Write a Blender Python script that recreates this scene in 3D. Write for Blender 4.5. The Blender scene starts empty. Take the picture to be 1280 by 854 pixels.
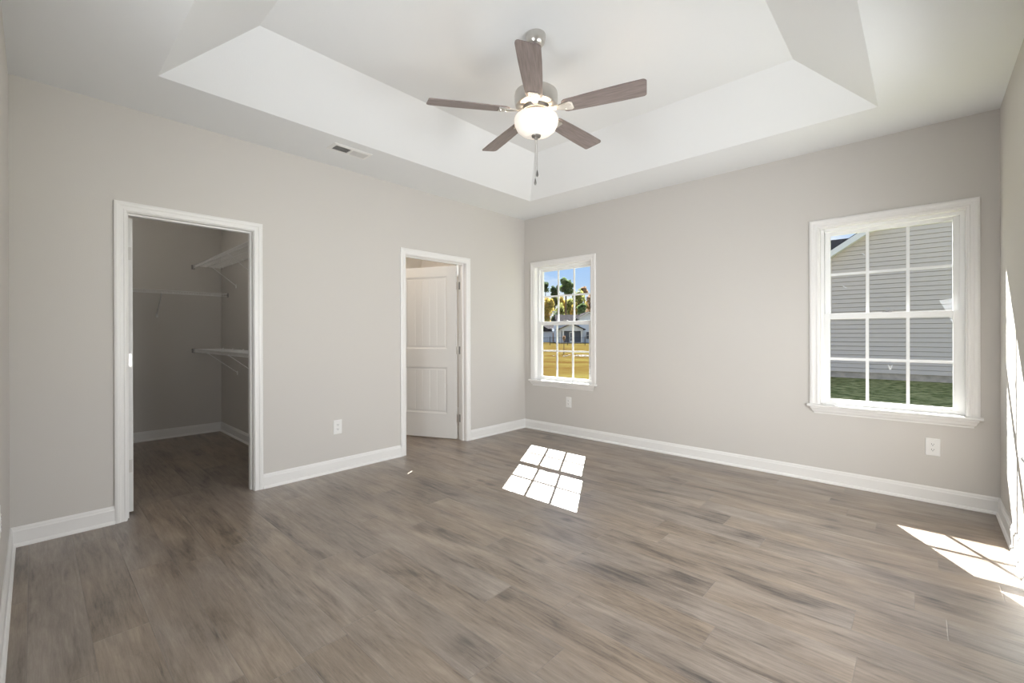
import bpy, bmesh, math, random
from mathutils import Vector, Matrix
random.seed(7)
S = bpy.context.scene
COL = S.collection
PI = math.pi

# ------------------------------------------------------------------ camera
FPX = 554.788
YAW = 0.7472428
cam_d = bpy.data.cameras.new('camera')
cam_d.sensor_fit = 'HORIZONTAL'; cam_d.sensor_width = 36.0
cam_d.lens = FPX / 1280 * 36.0
cam_d.shift_y = -(427 - 419.393) / 1280
cam_d.clip_start = 0.02; cam_d.clip_end = 500
cam = bpy.data.objects.new('camera', cam_d); COL.objects.link(cam)
F_ = Vector((-0.67961828, 0.73356496, -0.00120321))
R_ = Vector((0.73356497, 0.67961381, -0.00273931))
U_ = Vector((0.00119174, 0.00274431, 0.99999552))
cam.matrix_world = Matrix(((R_.x, U_.x, -F_.x, 3.87311),
                           (R_.y, U_.y, -F_.y, -4.43005),
                           (R_.z, U_.z, -F_.z, 1.22335),
                           (0, 0, 0, 1)))
S.camera = cam

# ------------------------------------------------------------------ light and exposure
S.view_settings.view_transform = 'Standard'
S.view_settings.look = 'None'
S.view_settings.exposure = 0.12
S.view_settings.gamma = 1.0
S.view_settings.use_curve_mapping = False

SUN_DIR = Vector((0.585, -1.0, -1.02)).normalized()
SUN_STRENGTH = 34.0
SKY_STRENGTH = 1.0
FILL_RIGHT = 165.0      # added fill light outside the invented right-wall windows
FILL_FRONT = 52.0      # added fill light outside the invented near-wall window
FAN_LAMP = 5.0
FAN_BOWL = 0.42
CLOSET_LAMP = 7.0
BATH_LAMP = 52.0

sun_d = bpy.data.lights.new('sun', 'SUN'); sun_d.energy = SUN_STRENGTH; sun_d.angle = 0.004
sun_d.color = (1.0, 0.99, 0.97)
sun = bpy.data.objects.new('sun', sun_d); COL.objects.link(sun)
sun.location = (-6, 12, 12)
sun.rotation_euler = SUN_DIR.to_track_quat('-Z', 'Y').to_euler()

def area_light(name, loc, direction, sx, sy, energy, color):
    d = bpy.data.lights.new(name, 'AREA'); d.shape = 'RECTANGLE'; d.size = sx; d.size_y = sy
    d.energy = energy; d.color = color
    o = bpy.data.objects.new(name, d); COL.objects.link(o); o.location = loc
    o.rotation_euler = Vector(direction).to_track_quat('-Z', 'Y').to_euler()
    return o
# area lights added as room fill behind invented, unseen side and near-wall windows
area_light('fill_light_right', (4.254 + 0.40, -2.22, 1.05), (-1, 0.45, -0.50), 1.9, 1.3, FILL_RIGHT, (0.965, 0.975, 0.995))
area_light('fill_light_front', (2.30, -4.524 - 0.32, 1.72), (-1.1, 1, -0.15), 0.95, 1.05, FILL_FRONT, (0.965, 0.975, 0.995))

world = bpy.data.worlds.new('sky'); S.world = world; world.use_nodes = True
nt = world.node_tree; nt.nodes.clear()
def N(t, typ, **kw):
    n = t.nodes.new(typ)
    for k, v in kw.items(): setattr(n, k, v)
    return n
out = N(nt, 'ShaderNodeOutputWorld'); bg = N(nt, 'ShaderNodeBackground'); bg.inputs[1].default_value = SKY_STRENGTH
tc = N(nt, 'ShaderNodeTexCoord'); sep = N(nt, 'ShaderNodeSeparateXYZ')
nt.links.new(tc.outputs['Generated'], sep.inputs[0])
gr = N(nt, 'ShaderNodeValToRGB')
gr.color_ramp.elements[0].position = 0.0; gr.color_ramp.elements[0].color = (0.62, 0.76, 0.90, 1)
gr.color_ramp.elements[1].position = 0.6; gr.color_ramp.elements[1].color = (0.20, 0.38, 0.78, 1)
e = gr.color_ramp.elements.new(0.17); e.color = (0.36, 0.57, 0.92, 1)
nt.links.new(sep.outputs[2], gr.inputs[0])
mp = N(nt, 'ShaderNodeMapping'); mp.inputs['Scale'].default_value = (1.0, 1.0, 3.2)
nt.links.new(tc.outputs['Generated'], mp.inputs[0])
nz = N(nt, 'ShaderNodeTexNoise'); nz.inputs['Scale'].default_value = 5.5; nz.inputs['Detail'].default_value = 6
nz.inputs['Roughness'].default_value = 0.6
nt.links.new(mp.outputs[0], nz.inputs['Vector'])
cr = N(nt, 'ShaderNodeValToRGB'); cr.color_ramp.elements[0].position = 0.42; cr.color_ramp.elements[1].position = 0.68
nt.links.new(nz.outputs[0], cr.inputs[0])
mx = N(nt, 'ShaderNodeMixRGB'); mx.inputs[2].default_value = (0.93, 0.96, 1.0, 1)
nt.links.new(cr.outputs[0], mx.inputs[0]); nt.links.new(gr.outputs[0], mx.inputs[1])
nt.links.new(mx.outputs[0], bg.inputs[0]); nt.links.new(bg.outputs[0], out.inputs[0])

# ------------------------------------------------------------------ materials
def mat(name, color, rough=0.6, metal=0.0, spec=0.5, bump=None, var=None):
    m = bpy.data.materials.new(name); m.use_nodes = True
    t = m.node_tree; b = t.nodes['Principled BSDF']
    b.inputs['Base Color'].default_value = (*color, 1); b.inputs['Roughness'].default_value = rough
    b.inputs['Metallic'].default_value = metal; b.inputs['Specular IOR Level'].default_value = spec
    c = N(t, 'ShaderNodeTexCoord')
    if var:   # (scale, amount, stretch)
        n = N(t, 'ShaderNodeTexNoise'); n.inputs['Scale'].default_value = var[0]; n.inputs['Detail'].default_value = 5
        mpp = N(t, 'ShaderNodeMapping'); mpp.inputs['Scale'].default_value = var[2] if len(var) > 2 else (1, 1, 1)
        t.links.new(c.outputs['Object'], mpp.inputs[0]); t.links.new(mpp.outputs[0], n.inputs['Vector'])
        r = N(t, 'ShaderNodeValToRGB'); a = var[1]
        r.color_ramp.elements[0].position = 0.3; r.color_ramp.elements[1].position = 0.7
        r.color_ramp.elements[0].color = tuple(x * (1 - a) for x in color) + (1,)
        r.color_ramp.elements[1].color = tuple(min(1, x * (1 + a)) for x in color) + (1,)
        t.links.new(n.outputs[0], r.inputs[0]); t.links.new(r.outputs[0], b.inputs['Base Color'])
    if bump:
        n = N(t, 'ShaderNodeTexNoise'); n.inputs['Scale'].default_value = bump[0]; n.inputs['Detail'].default_value = 3
        t.links.new(c.outputs['Object'], n.inputs['Vector'])
        bp = N(t, 'ShaderNodeBump'); bp.inputs['Strength'].default_value = bump[1]; bp.inputs['Distance'].default_value = 0.01
        t.links.new(n.outputs[0], bp.inputs['Height']); t.links.new(bp.outputs[0], b.inputs['Normal'])
    return m

M = {}
M['wall'] = mat('greige_wall_paint', (0.60, 0.572, 0.537), 0.75, bump=(180, 0.06))
M['ceiling'] = mat('flat_white_ceiling_paint', (0.79, 0.80, 0.805), 0.9, bump=(120, 0.05))
M['trim'] = mat('white_semi_gloss_trim', (0.80, 0.785, 0.765), 0.38)
M['door'] = mat('white_door_paint', (0.74, 0.73, 0.71), 0.42, bump=(90, 0.05))
M['vinyl'] = mat('white_vinyl', (0.84, 0.84, 0.83), 0.35)
M['nickel'] = mat('satin_nickel', (0.62, 0.60, 0.57), 0.28, 1.0)
M['darknickel'] = mat('aged_nickel', (0.32, 0.31, 0.30), 0.35, 1.0)
M['wire'] = mat('white_coated_wire', (0.80, 0.80, 0.79), 0.4)
M['plastic'] = mat('white_plastic', (0.80, 0.79, 0.77), 0.35)
M['slot'] = mat('dark_slot', (0.03, 0.03, 0.03), 0.7)
M['duct'] = mat('dark_duct', (0.06, 0.06, 0.06), 0.8)
M['blade'] = mat('weathered_grey_wood_blade', (0.235, 0.192, 0.180), 0.45, var=(9, 0.22, (1, 12, 12)))
M['siding'] = mat('grey_vinyl_siding', (0.68, 0.60, 0.53), 0.6)
M['extwhite'] = mat('white_exterior_trim', (0.85, 0.84, 0.80), 0.5)
M['shingle'] = mat('dark_shingles', (0.04, 0.04, 0.045), 1.0, spec=0.0, var=(12, 0.5))
M['farshingle'] = mat('grey_brown_shingles', (0.060, 0.055, 0.056), 1.0, spec=0.0, var=(3, 0.3))
M['farsiding'] = mat('pale_blue_siding', (0.78, 0.83, 0.90), 0.6)
M['farwhite'] = mat('white_siding', (0.80, 0.82, 0.84), 0.6)
M['screen'] = mat('dark_porch_screen', (0.10, 0.11, 0.13), 0.5)
M['concrete'] = mat('tan_foundation', (0.52, 0.45, 0.38), 0.9, var=(5, 0.2))
M['browndoor'] = mat('brown_door', (0.22, 0.13, 0.09), 0.6)
M['black'] = mat('black_metal', (0.03, 0.03, 0.03), 0.5)
M['bark'] = mat('bark', (0.16, 0.12, 0.09), 0.9, var=(8, 0.3))
M['stone'] = mat('pale_rubble', (0.42, 0.38, 0.32), 0.9, var=(10, 0.2))
M['residue'] = mat('white_glass_residue', (0.75, 0.75, 0.74), 0.8)
M['cotton'] = mat('exterior_render', (0.5, 0.48, 0.46), 0.8)

def leaf_mat(name, c1, c2):
    m = bpy.data.materials.new(name); m.use_nodes = True; t = m.node_tree
    b = t.nodes['Principled BSDF']; b.inputs['Roughness'].default_value = 0.7
    c = N(t, 'ShaderNodeTexCoord'); n = N(t, 'ShaderNodeTexNoise'); n.inputs['Scale'].default_value = 0.9
    n.inputs['Detail'].default_value = 6
    t.links.new(c.outputs['Object'], n.inputs['Vector'])
    r = N(t, 'ShaderNodeValToRGB'); r.color_ramp.elements[0].position = 0.38; r.color_ramp.elements[1].position = 0.62
    r.color_ramp.elements[0].color = (*c1, 1); r.color_ramp.elements[1].color = (*c2, 1)
    t.links.new(n.outputs[0], r.inputs[0]); t.links.new(r.outputs[0], b.inputs['Base Color'])
    tr = N(t, 'ShaderNodeBsdfTranslucent'); t.links.new(r.outputs[0], tr.inputs[0])
    ms = N(t, 'ShaderNodeMixShader'); ms.inputs[0].default_value = 0.45
    o = t.nodes['Material Output']
    t.links.new(b.outputs[0], ms.inputs[1]); t.links.new(tr.outputs[0], ms.inputs[2]); t.links.new(ms.outputs[0], o.inputs[0])
    return m
M['leafgreen'] = leaf_mat('green_foliage', (0.08, 0.13, 0.05), (0.22, 0.30, 0.12))
M['leafgold'] = leaf_mat('golden_foliage', (0.36, 0.32, 0.09), (0.72, 0.52, 0.14))
M['leafolive'] = leaf_mat('olive_foliage', (0.20, 0.22, 0.07), (0.42, 0.42, 0.14))
M['leafdark'] = leaf_mat('dark_foliage', (0.06, 0.09, 0.05), (0.13, 0.18, 0.09))
M['leafbrown'] = leaf_mat('russet_foliage', (0.24, 0.16, 0.11), (0.50, 0.34, 0.20))

def glass_mat():
    m = bpy.data.materials.new('window_glass'); m.use_nodes = True; t = m.node_tree; t.nodes.clear()
    o = N(t, 'ShaderNodeOutputMaterial'); tr = N(t, 'ShaderNodeBsdfTransparent'); tr.inputs[0].default_value = (0.97, 0.98, 0.975, 1)
    gl = N(t, 'ShaderNodeBsdfGlossy'); gl.inputs['Roughness'].default_value = 0.0
    lw = N(t, 'ShaderNodeLayerWeight'); lw.inputs[0].default_value = 0.5
    pw = N(t, 'ShaderNodeMath', operation='POWER'); pw.inputs[1].default_value = 4.0
    ma = N(t, 'ShaderNodeMath', operation='MULTIPLY_ADD'); ma.inputs[1].default_value = 0.5; ma.inputs[2].default_value = 0.011
    ms = N(t, 'ShaderNodeMixShader')
    t.links.new(lw.outputs['Facing'], pw.inputs[0]); t.links.new(pw.outputs[0], ma.inputs[0])
    t.links.new(ma.outputs[0], ms.inputs[0]); t.links.new(tr.outputs[0], ms.inputs[1]); t.links.new(gl.outputs[0], ms.inputs[2])
    t.links.new(ms.outputs[0], o.inputs[0]); return m
M['glass'] = glass_mat()

def bowl_mat():
    m = bpy.data.materials.new('frosted_glass_lit'); m.use_nodes = True; t = m.node_tree; t.nodes.clear()
    o = N(t, 'ShaderNodeOutputMaterial'); d = N(t, 'ShaderNodeBsdfDiffuse'); d.inputs[0].default_value = (0.85, 0.82, 0.78, 1)
    em = N(t, 'ShaderNodeEmission'); em.inputs[1].default_value = FAN_BOWL
    lw = N(t, 'ShaderNodeLayerWeight'); lw.inputs[0].default_value = 0.35
    r = N(t, 'ShaderNodeValToRGB'); r.color_ramp.elements[0].color = (1.0, 0.90, 0.76, 1); r.color_ramp.elements[1].color = (0.62, 0.52, 0.42, 1)
    a = N(t, 'ShaderNodeAddShader')
    t.links.new(lw.outputs['Facing'], r.inputs[0]); t.links.new(r.outputs[0], em.inputs[0])
    t.links.new(d.outputs[0], a.inputs[0]); t.links.new(em.outputs[0], a.inputs[1]); t.links.new(a.outputs[0], o.inputs[0]); return m
M['bowl'] = bowl_mat()

def lamp_mat(name, col, s):
    m = bpy.data.materials.new(name); m.use_nodes = True; b = m.node_tree.nodes['Principled BSDF']
    b.inputs['Base Color'].default_value = (0.8, 0.8, 0.8, 1)
    b.inputs['Emission Color'].default_value = (*col, 1); b.inputs['Emission Strength'].default_value = s; return m
M['lampglass'] = lamp_mat('ceiling_lamp_glass', (1.0, 0.85, 0.68), 0.4)

def floor_mat():
    m = bpy.data.materials.new('vinyl_plank_floor'); m.use_nodes = True; t = m.node_tree
    b = t.nodes['Principled BSDF']; L = t.links.new
    PW, PL = 0.178, 1.22
    c = N(t, 'ShaderNodeTexCoord'); s = N(t, 'ShaderNodeSeparateXYZ'); L(c.outputs['Object'], s.inputs[0])
    def math_(op, a, bb=None):
        n = N(t, 'ShaderNodeMath', operation=op)
        for i, v in enumerate((a, bb)):
            if v is None: continue
            if isinstance(v, (int, float)): n.inputs[i].default_value = v
            else: L(v, n.inputs[i])
        return n.outputs[0]
    yr = math_('DIVIDE', s.outputs[1], PW); row = math_('FLOOR', yr); fy = math_('FRACT', yr)
    wn = N(t, 'ShaderNodeTexWhiteNoise', noise_dimensions='1D'); L(row, wn.inputs['W'])
    xo = math_('ADD', math_('DIVIDE', s.outputs[0], PL), math_('MULTIPLY', wn.outputs[0], 7.3))
    pid = math_('FLOOR', xo); fx = math_('FRACT', xo)
    cb = N(t, 'ShaderNodeCombineXYZ'); L(row, cb.inputs[0]); L(pid, cb.inputs[1])
    w2 = N(t, 'ShaderNodeTexWhiteNoise', noise_dimensions='2D'); L(cb.outputs[0], w2.inputs['Vector'])
    # grain coordinates, shifted per plank
    off = N(t, 'ShaderNodeVectorMath', operation='SCALE'); L(w2.outputs['Color'], off.inputs[0]); off.inputs['Scale'].default_value = 37.0
    va = N(t, 'ShaderNodeVectorMath', operation='ADD'); L(c.outputs['Object'], va.inputs[0]); L(off.outputs[0], va.inputs[1])
    def noise(scale, stretch, detail=6, rough=0.6, dist=0.0):
        mpp = N(t, 'ShaderNodeMapping'); mpp.inputs['Scale'].default_value = stretch; L(va.outputs[0], mpp.inputs[0])
        n = N(t, 'ShaderNodeTexNoise'); n.inputs['Scale'].default_value = scale; n.inputs['Detail'].default_value = detail
        n.inputs['Roughness'].default_value = rough; n.inputs['Distortion'].default_value = dist
        L(mpp.outputs[0], n.inputs['Vector']); return n.outputs[0]
    grain = noise(3.2, (1.0, 11.0, 1.0), 10, 0.68, 0.8)
    fine = noise(22.0, (1.0, 15.0, 1.0), 6, 0.7)
    mid = noise(11.0, (0.6, 8.5, 1.0), 7, 0.72, 0.4)
    ripple = noise(9.0, (0.25, 9.0, 1.0), 3, 0.5)
    blot = noise(1.9, (1.0, 3.2, 1.0), 5, 0.55, 0.7)
    tone = noise(0.9, (1.0, 2.0, 1.0), 3, 0.5, 0.3)
    mixv = math_('ADD', math_('MULTIPLY', grain, 0.50), math_('ADD', math_('MULTIPLY', blot, 0.60), math_('ADD', math_('MULTIPLY', fine, 0.22), math_('ADD', math_('MULTIPLY', w2.outputs['Value'], 0.05), math_('MULTIPLY', math_('SUBTRACT', mid, 0.5), 0.34)))))
    r = N(t, 'ShaderNodeValToRGB'); el = r.color_ramp.elements
    el[0].position = 0.50; el[0].color = (0.050, 0.039, 0.032, 1)
    el[1].position = 0.87; el[1].color = (0.335, 0.282, 0.230, 1)
    for p_, cc in ((0.58, (0.132, 0.103, 0.080)), (0.655, (0.197, 0.157, 0.123)), (0.745, (0.250, 0.204, 0.164))):
        q = el.new(p_); q.color = (*cc, 1)
    L(mixv, r.inputs[0])
    # grey-brown colour drift
    hs = N(t, 'ShaderNodeValToRGB'); hs.color_ramp.elements[0].position = 0.38; hs.color_ramp.elements[1].position = 0.62
    hs.color_ramp.elements[0].color = (0.955, 0.96, 0.985, 1); hs.color_ramp.elements[1].color = (1.04, 0.985, 0.91, 1)
    L(tone, hs.inputs[0])
    mm = N(t, 'ShaderNodeMixRGB', blend_type='MULTIPLY'); mm.inputs[0].default_value = 1.0
    L(r.outputs[0], mm.inputs[1]); L(hs.outputs[0], mm.inputs[2])
    # small dark knots
    mk = N(t, 'ShaderNodeMapping'); mk.inputs['Scale'].default_value = (1.0, 1.9, 1.0); L(va.outputs[0], mk.inputs[0])
    vo = N(t, 'ShaderNodeTexVoronoi'); vo.inputs['Scale'].default_value = 2.3; vo.inputs['Randomness'].default_value = 1.0; L(mk.outputs[0], vo.inputs['Vector'])
    kd = math_('ADD', vo.outputs['Distance'], math_('MULTIPLY', math_('SUBTRACT', grain, 0.5), 0.22))
    kr = N(t, 'ShaderNodeMapRange'); L(kd, kr.inputs[0]); kr.inputs[1].default_value = 0.02; kr.inputs[2].default_value = 0.15; kr.inputs[3].default_value = 0.36; kr.inputs[4].default_value = 1.0
    kn = N(t, 'ShaderNodeMixRGB', blend_type='MULTIPLY'); kn.inputs[0].default_value = 1.0; L(mm.outputs[0], kn.inputs[1]); L(kr.outputs[0], kn.inputs[2])
    mm = kn
    # seams
    ey = math_('MINIMUM', fy, math_('SUBTRACT', 1.0, fy)); ex = math_('MINIMUM', fx, math_('SUBTRACT', 1.0, fx))
    sy = math_('MULTIPLY', ey, PW); sx = math_('MULTIPLY', ex, PL)
    d = math_('MINIMUM', sy, sx)
    sm = N(t, 'ShaderNodeMapRange'); L(d, sm.inputs[0]); sm.inputs[1].default_value = 0.0005; sm.inputs[2].default_value = 0.0028
    sm.inputs[3].default_value = 0.0; sm.inputs[4].default_value = 1.0
    seam = N(t, 'ShaderNodeMixRGB'); seam.inputs[1].default_value = (0.17, 0.145, 0.125, 1)
    sf = math_('ADD', math_('MULTIPLY', sm.outputs[0], 0.55), 0.45)
    L(sf, seam.inputs[0]); L(mm.outputs[0], seam.inputs[2]); L(seam.outputs[0], b.inputs['Base Color'])
    rr = math_('ADD', math_('MULTIPLY', fine, 0.14), 0.26); L(rr, b.inputs['Roughness'])
    hh = math_('ADD', math_('MULTIPLY', sm.outputs[0], 0.5), math_('ADD', math_('MULTIPLY', math_('ADD', fine, grain), 0.3), math_('MULTIPLY', ripple, 0.9)))
    bp = N(t, 'ShaderNodeBump'); bp.inputs['Strength'].default_value = 0.40; bp.inputs['Distance'].default_value = 0.004
    L(hh, bp.inputs['Height']); L(bp.outputs[0], b.inputs['Normal'])
    b.inputs['Specular IOR Level'].default_value = 1.0; b.inputs['IOR'].default_value = 1.6
    return m
M['floor'] = floor_mat()

def lawn_mat():
    m = bpy.data.materials.new('lawn_grass'); m.use_nodes = True; t = m.node_tree; L = t.links.new
    b = t.nodes['Principled BSDF']; b.inputs['Roughness'].default_value = 0.95; b.inputs['Specular IOR Level'].default_value = 0.0
    c = N(t, 'ShaderNodeTexCoord'); s = N(t, 'ShaderNodeSeparateXYZ'); L(c.outputs['Object'], s.inputs[0])
    def noise(sc, det=6, st=(1, 1, 1)):
        mpp = N(t, 'ShaderNodeMapping'); mpp.inputs['Scale'].default_value = st; L(c.outputs['Object'], mpp.inputs[0])
        n = N(t, 'ShaderNodeTexNoise'); n.inputs['Scale'].default_value = sc; n.inputs['Detail'].default_value = det
        L(mpp.outputs[0], n.inputs['Vector']); return n.outputs[0]
    gold = N(t, 'ShaderNodeValToRGB'); gold.color_ramp.elements[0].position = 0.36; gold.color_ramp.elements[1].position = 0.64
    gold.color_ramp.elements[0].color = (0.058, 0.034, 0.010, 1); gold.color_ramp.elements[1].color = (0.090, 0.074, 0.022, 1)
    L(noise(0.35, 10), gold.inputs[0])
    green = N(t, 'ShaderNodeValToRGB'); green.color_ramp.elements[0].position = 0.38; green.color_ramp.elements[1].position = 0.64
    green.color_ramp.elements[0].color = (0.14, 0.16, 0.055, 1); green.color_ramp.elements[1].color = (0.42, 0.40, 0.18, 1)
    L(noise(5.0, 9), green.inputs[0])
    # fresh sod strip beside the neighbour's wall: x > ~0
    add = N(t, 'ShaderNodeMath', operation='ADD'); L(s.outputs[0], add.inputs[0])
    nn = N(t, 'ShaderNodeMath', operation='MULTIPLY'); L(noise(0.8), nn.inputs[0]); nn.inputs[1].default_value = 1.0; L(nn.outputs[0], add.inputs[1])
    mr = N(t, 'ShaderNodeMapRange'); L(add.outputs[0], mr.inputs[0]); mr.inputs[1].default_value = 1.2; mr.inputs[2].default_value = 2.6
    mx_ = N(t, 'ShaderNodeMixRGB'); L(mr.outputs[0], mx_.inputs[0]); L(gold.outputs[0], mx_.inputs[1]); L(green.outputs[0], mx_.inputs[2])
    L(mx_.outputs[0], b.inputs['Base Color'])
    return m
M['lawn'] = lawn_mat()

# ------------------------------------------------------------------ mesh helpers
class MB:
    def __init__(s): s.bm = bmesh.new()
    def face(s, pts):
        vs = [s.bm.verts.new(p) for p in pts]
        try: return s.bm.faces.new(vs)
        except ValueError: return None
    def box(s, x0, x1, y0, y1, z0, z1, mtx=None):
        P = [(x, y, z) for x in (x0, x1) for y in (y0, y1) for z in (z0, z1)]
        if mtx: P = [mtx @ Vector(q) for q in P]
        v = [s.bm.verts.new(q) for q in P]
        for f in ((0, 1, 3, 2), (4, 6, 7, 5), (0, 4, 5, 1), (2, 3, 7, 6), (0, 2, 6, 4), (1, 5, 7, 3)):
            s.bm.faces.new([v[i] for i in f])
        return s
    def tube(s, a, b, r, n=8, r2=None, caps=True):
        a, b = Vector(a), Vector(b); d = (b - a).normalized(); r2 = r if r2 is None else r2
        u = d.orthogonal().normalized(); w = d.cross(u)
        A = [s.bm.verts.new(a + (u * math.cos(2 * PI * i / n) + w * math.sin(2 * PI * i / n)) * r) for i in range(n)]
        B = [s.bm.verts.new(b + (u * math.cos(2 * PI * i / n) + w * math.sin(2 * PI * i / n)) * r2) for i in range(n)]
        for i in range(n): s.bm.faces.new((A[i], A[(i + 1) % n], B[(i + 1) % n], B[i]))
        if caps: s.bm.faces.new(A[::-1]); s.bm.faces.new(B)
        return s
    def lathe(s, prof, cx=0, cy=0, n=40, closed=False):
        rings = []
        for r, z in prof:
            if r < 1e-6: rings.append([s.bm.verts.new((cx, cy, z))])
            else: rings.append([s.bm.verts.new((cx + r * math.cos(2 * PI * i / n), cy + r * math.sin(2 * PI * i / n), z)) for i in range(n)])
        for a, b in zip(rings, rings[1:]):
            for i in range(n):
                j = (i + 1) % n
                if len(a) == 1 and len(b) == 1: continue
                if len(a) == 1: s.bm.faces.new((a[0], b[j], b[i]))
                elif len(b) == 1: s.bm.faces.new((a[i], a[j], b[0]))
                else: s.bm.faces.new((a[i], a[j], b[j], b[i]))
        return s
    def sweep(s, prof, path_fn, caps=True):
        """prof: list of (o, d); path_fn(o, d) -> list of points; skins neighbouring profile points"""
        rows = [[s.bm.verts.new(p) for p in path_fn(o, d)] for o, d in prof]
        for a, b in zip(rows, rows[1:] + rows[:1]):
            for i in range(len(a) - 1): s.bm.faces.new((a[i], a[i + 1], b[i + 1], b[i]))
        if caps:
            s.bm.faces.new([r[0] for r in rows]); s.bm.faces.new([r[-1] for r in rows][::-1])
        return s
    def prism(s, poly, fn0, fn1):
        A = [s.bm.verts.new(fn0(p)) for p in poly]; B = [s.bm.verts.new(fn1(p)) for p in poly]; n = len(poly)
        for i in range(n): s.bm.faces.new((A[i], A[(i + 1) % n], B[(i + 1) % n], B[i]))
        s.bm.faces.new(A[::-1]); s.bm.faces.new(B); return s
    def build(s, name, material, parent=None, smooth=False, bevel=0.0, mtx=None):
        if bevel:
            bmesh.ops.remove_doubles(s.bm, verts=s.bm.verts, dist=1e-6)
        bmesh.ops.recalc_face_normals(s.bm, faces=s.bm.faces)
        if bevel:
            ed = [e_ for e_ in s.bm.edges if len(e_.link_faces) == 2 and e_.calc_face_angle(0) > 0.6]
            bmesh.ops.bevel(s.bm, geom=ed, offset=bevel, segments=2, affect='EDGES', profile=0.6)
        if mtx: s.bm.transform(mtx)
        me = bpy.data.meshes.new(name); s.bm.to_mesh(me); s.bm.free()
        if material: me.materials.append(material)
        if smooth:
            for p_ in me.polygons: p_.use_smooth = True
            try: me.set_sharp_from_angle(angle=math.radians(35))
            except Exception: pass
        o = bpy.data.objects.new(name, me); COL.objects.link(o)
        if parent: o.parent = parent
        return o
def tag(o, label=None, cat=None, group=None, kind=None):
    if label: o['label'] = label
    if cat: o['category'] = cat
    if group: o['group'] = group
    if kind: o['kind'] = kind
    return o
def empty(name, loc=(0, 0, 0), rz=0):
    o = bpy.data.objects.new(name, None); COL.objects.link(o); o.location = loc; o.rotation_euler = (0, 0, rz)
    o.empty_display_size = 0.1; return o
def struct(o): o['kind'] = 'structure'; return o

# ------------------------------------------------------------------ room dimensions
W, LN, H = 4.254, 4.524, 2.74
T = 0.12
WIN_W, WIN_B, WIN_T = 0.871, 0.645, 2.106       # rough window opening (inside the casing)
WC1, WC2 = 0.602, 3.668                         # window centres on the back wall
CY0, CY1, DH = -4.005, -3.25, 2.045             # closet doorway
BY0, BY1 = -1.845, -1.038                       # bathroom doorway
CX, CYR, CYL = -2.76, -2.78, -4.75              # closet: far wall, right wall, left wall
BX = -2.30                                      # bathroom far wall

def wall_with_holes(name, axis, a0, a1, t0, t1, z0, z1, holes, m):
    """axis 'x': the wall runs along x, thickness in y (t0..t1). holes: (a0, a1, z0, z1) split the slab into boxes"""
    mb = MB()
    xs = sorted({a0, a1, *[h[0] for h in holes], *[h[1] for h in holes]})
    zs = sorted({z0, z1, *[h[2] for h in holes], *[h[3] for h in holes]})
    def solid(i, k):
        cx_, cz_ = (xs[i] + xs[i + 1]) / 2, (zs[k] + zs[k + 1]) / 2
        return not any(h[0] < cx_ < h[1] and h[2] < cz_ < h[3] for h in holes)
    def P(a, t_, z): return (a, t_, z) if axis == 'x' else (t_, a, z)
    def quad(*p4): mb.face([P(*q) for q in p4])
    nx, nz_ = len(xs) - 1, len(zs) - 1
    S_ = lambda i, k: 0 <= i < nx and 0 <= k < nz_ and solid(i, k)
    for i in range(nx):
        for k in range(nz_):
            if not S_(i, k): continue
            A, B, C_, D = xs[i], xs[i + 1], zs[k], zs[k + 1]
            for tt in (t0, t1): quad((A, tt, C_), (B, tt, C_), (B, tt, D), (A, tt, D))
            if not S_(i - 1, k): quad((A, t0, C_), (A, t1, C_), (A, t1, D), (A, t0, D))
            if not S_(i + 1, k): quad((B, t0, C_), (B, t1, C_), (B, t1, D), (B, t0, D))
            if not S_(i, k - 1): quad((A, t0, C_), (B, t0, C_), (B, t1, C_), (A, t1, C_))
            if not S_(i, k + 1): quad((A, t0, D), (B, t0, D), (B, t1, D), (A, t1, D))
    bmesh.ops.remove_doubles(mb.bm, verts=mb.bm.verts, dist=1e-5)
    return struct(mb.build(name, m))

HB = 3.25
def win_hole(c): return (c - WIN_W / 2, c + WIN_W / 2, WIN_B - 0.02, WIN_T)
floor_o = MB().box(CX - T, W + T, -LN - 0.3, T, -0.15, 0.0).build('floor', M['floor']); struct(floor_o)
wall_with_holes('wall_back', 'x', BX - T, W + T, 0, T, 0, HB, [win_hole(WC1), win_hole(WC2), (-1.40, -0.50, 2.12, 2.36)], M['wall'])
wall_with_holes('wall_left', 'y', -LN - T, 0, -T, 0, 0, HB, [(CY0 - 0.018, CY1 + 0.018, 0, DH + 0.018), (BY0 - 0.018, BY1 + 0.018, 0, DH + 0.018)], M['wall'])
SW_C, SW_W = -2.22, 0.871
wall_with_holes('wall_right', 'y', -LN - T, 0, W, W + T, 0, HB, [(-2.22 - 0.95, -2.22 - 0.08, WIN_B - 0.02, WIN_T), (-2.22 + 0.08, -2.22 + 0.95, WIN_B - 0.02, WIN_T)], M['wall'])
wall_with_holes('wall_front', 'x', 0, W, -LN - T, -LN, 0, HB, [(1.94, 2.68, 1.25, 2.20)], M['wall'])
wall_with_holes('wall_closet_far', 'y', CYL - T, CYR + 0.08, CX - T, CX, 0, H, [], M['wall'])
wall_with_holes('wall_closet_right', 'x', CX, -T, CYR, CYR + 0.10, 0, H, [], M['wall'])
wall_with_holes('wall_closet_left', 'x', CX, -T, CYL - T, CYL, 0, H, [], M['wall'])
wall_with_holes('wall_bathroom_far', 'y', CYR + 0.1, 0, BX - T, BX, 0, H, [], M['wall'])

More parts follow.
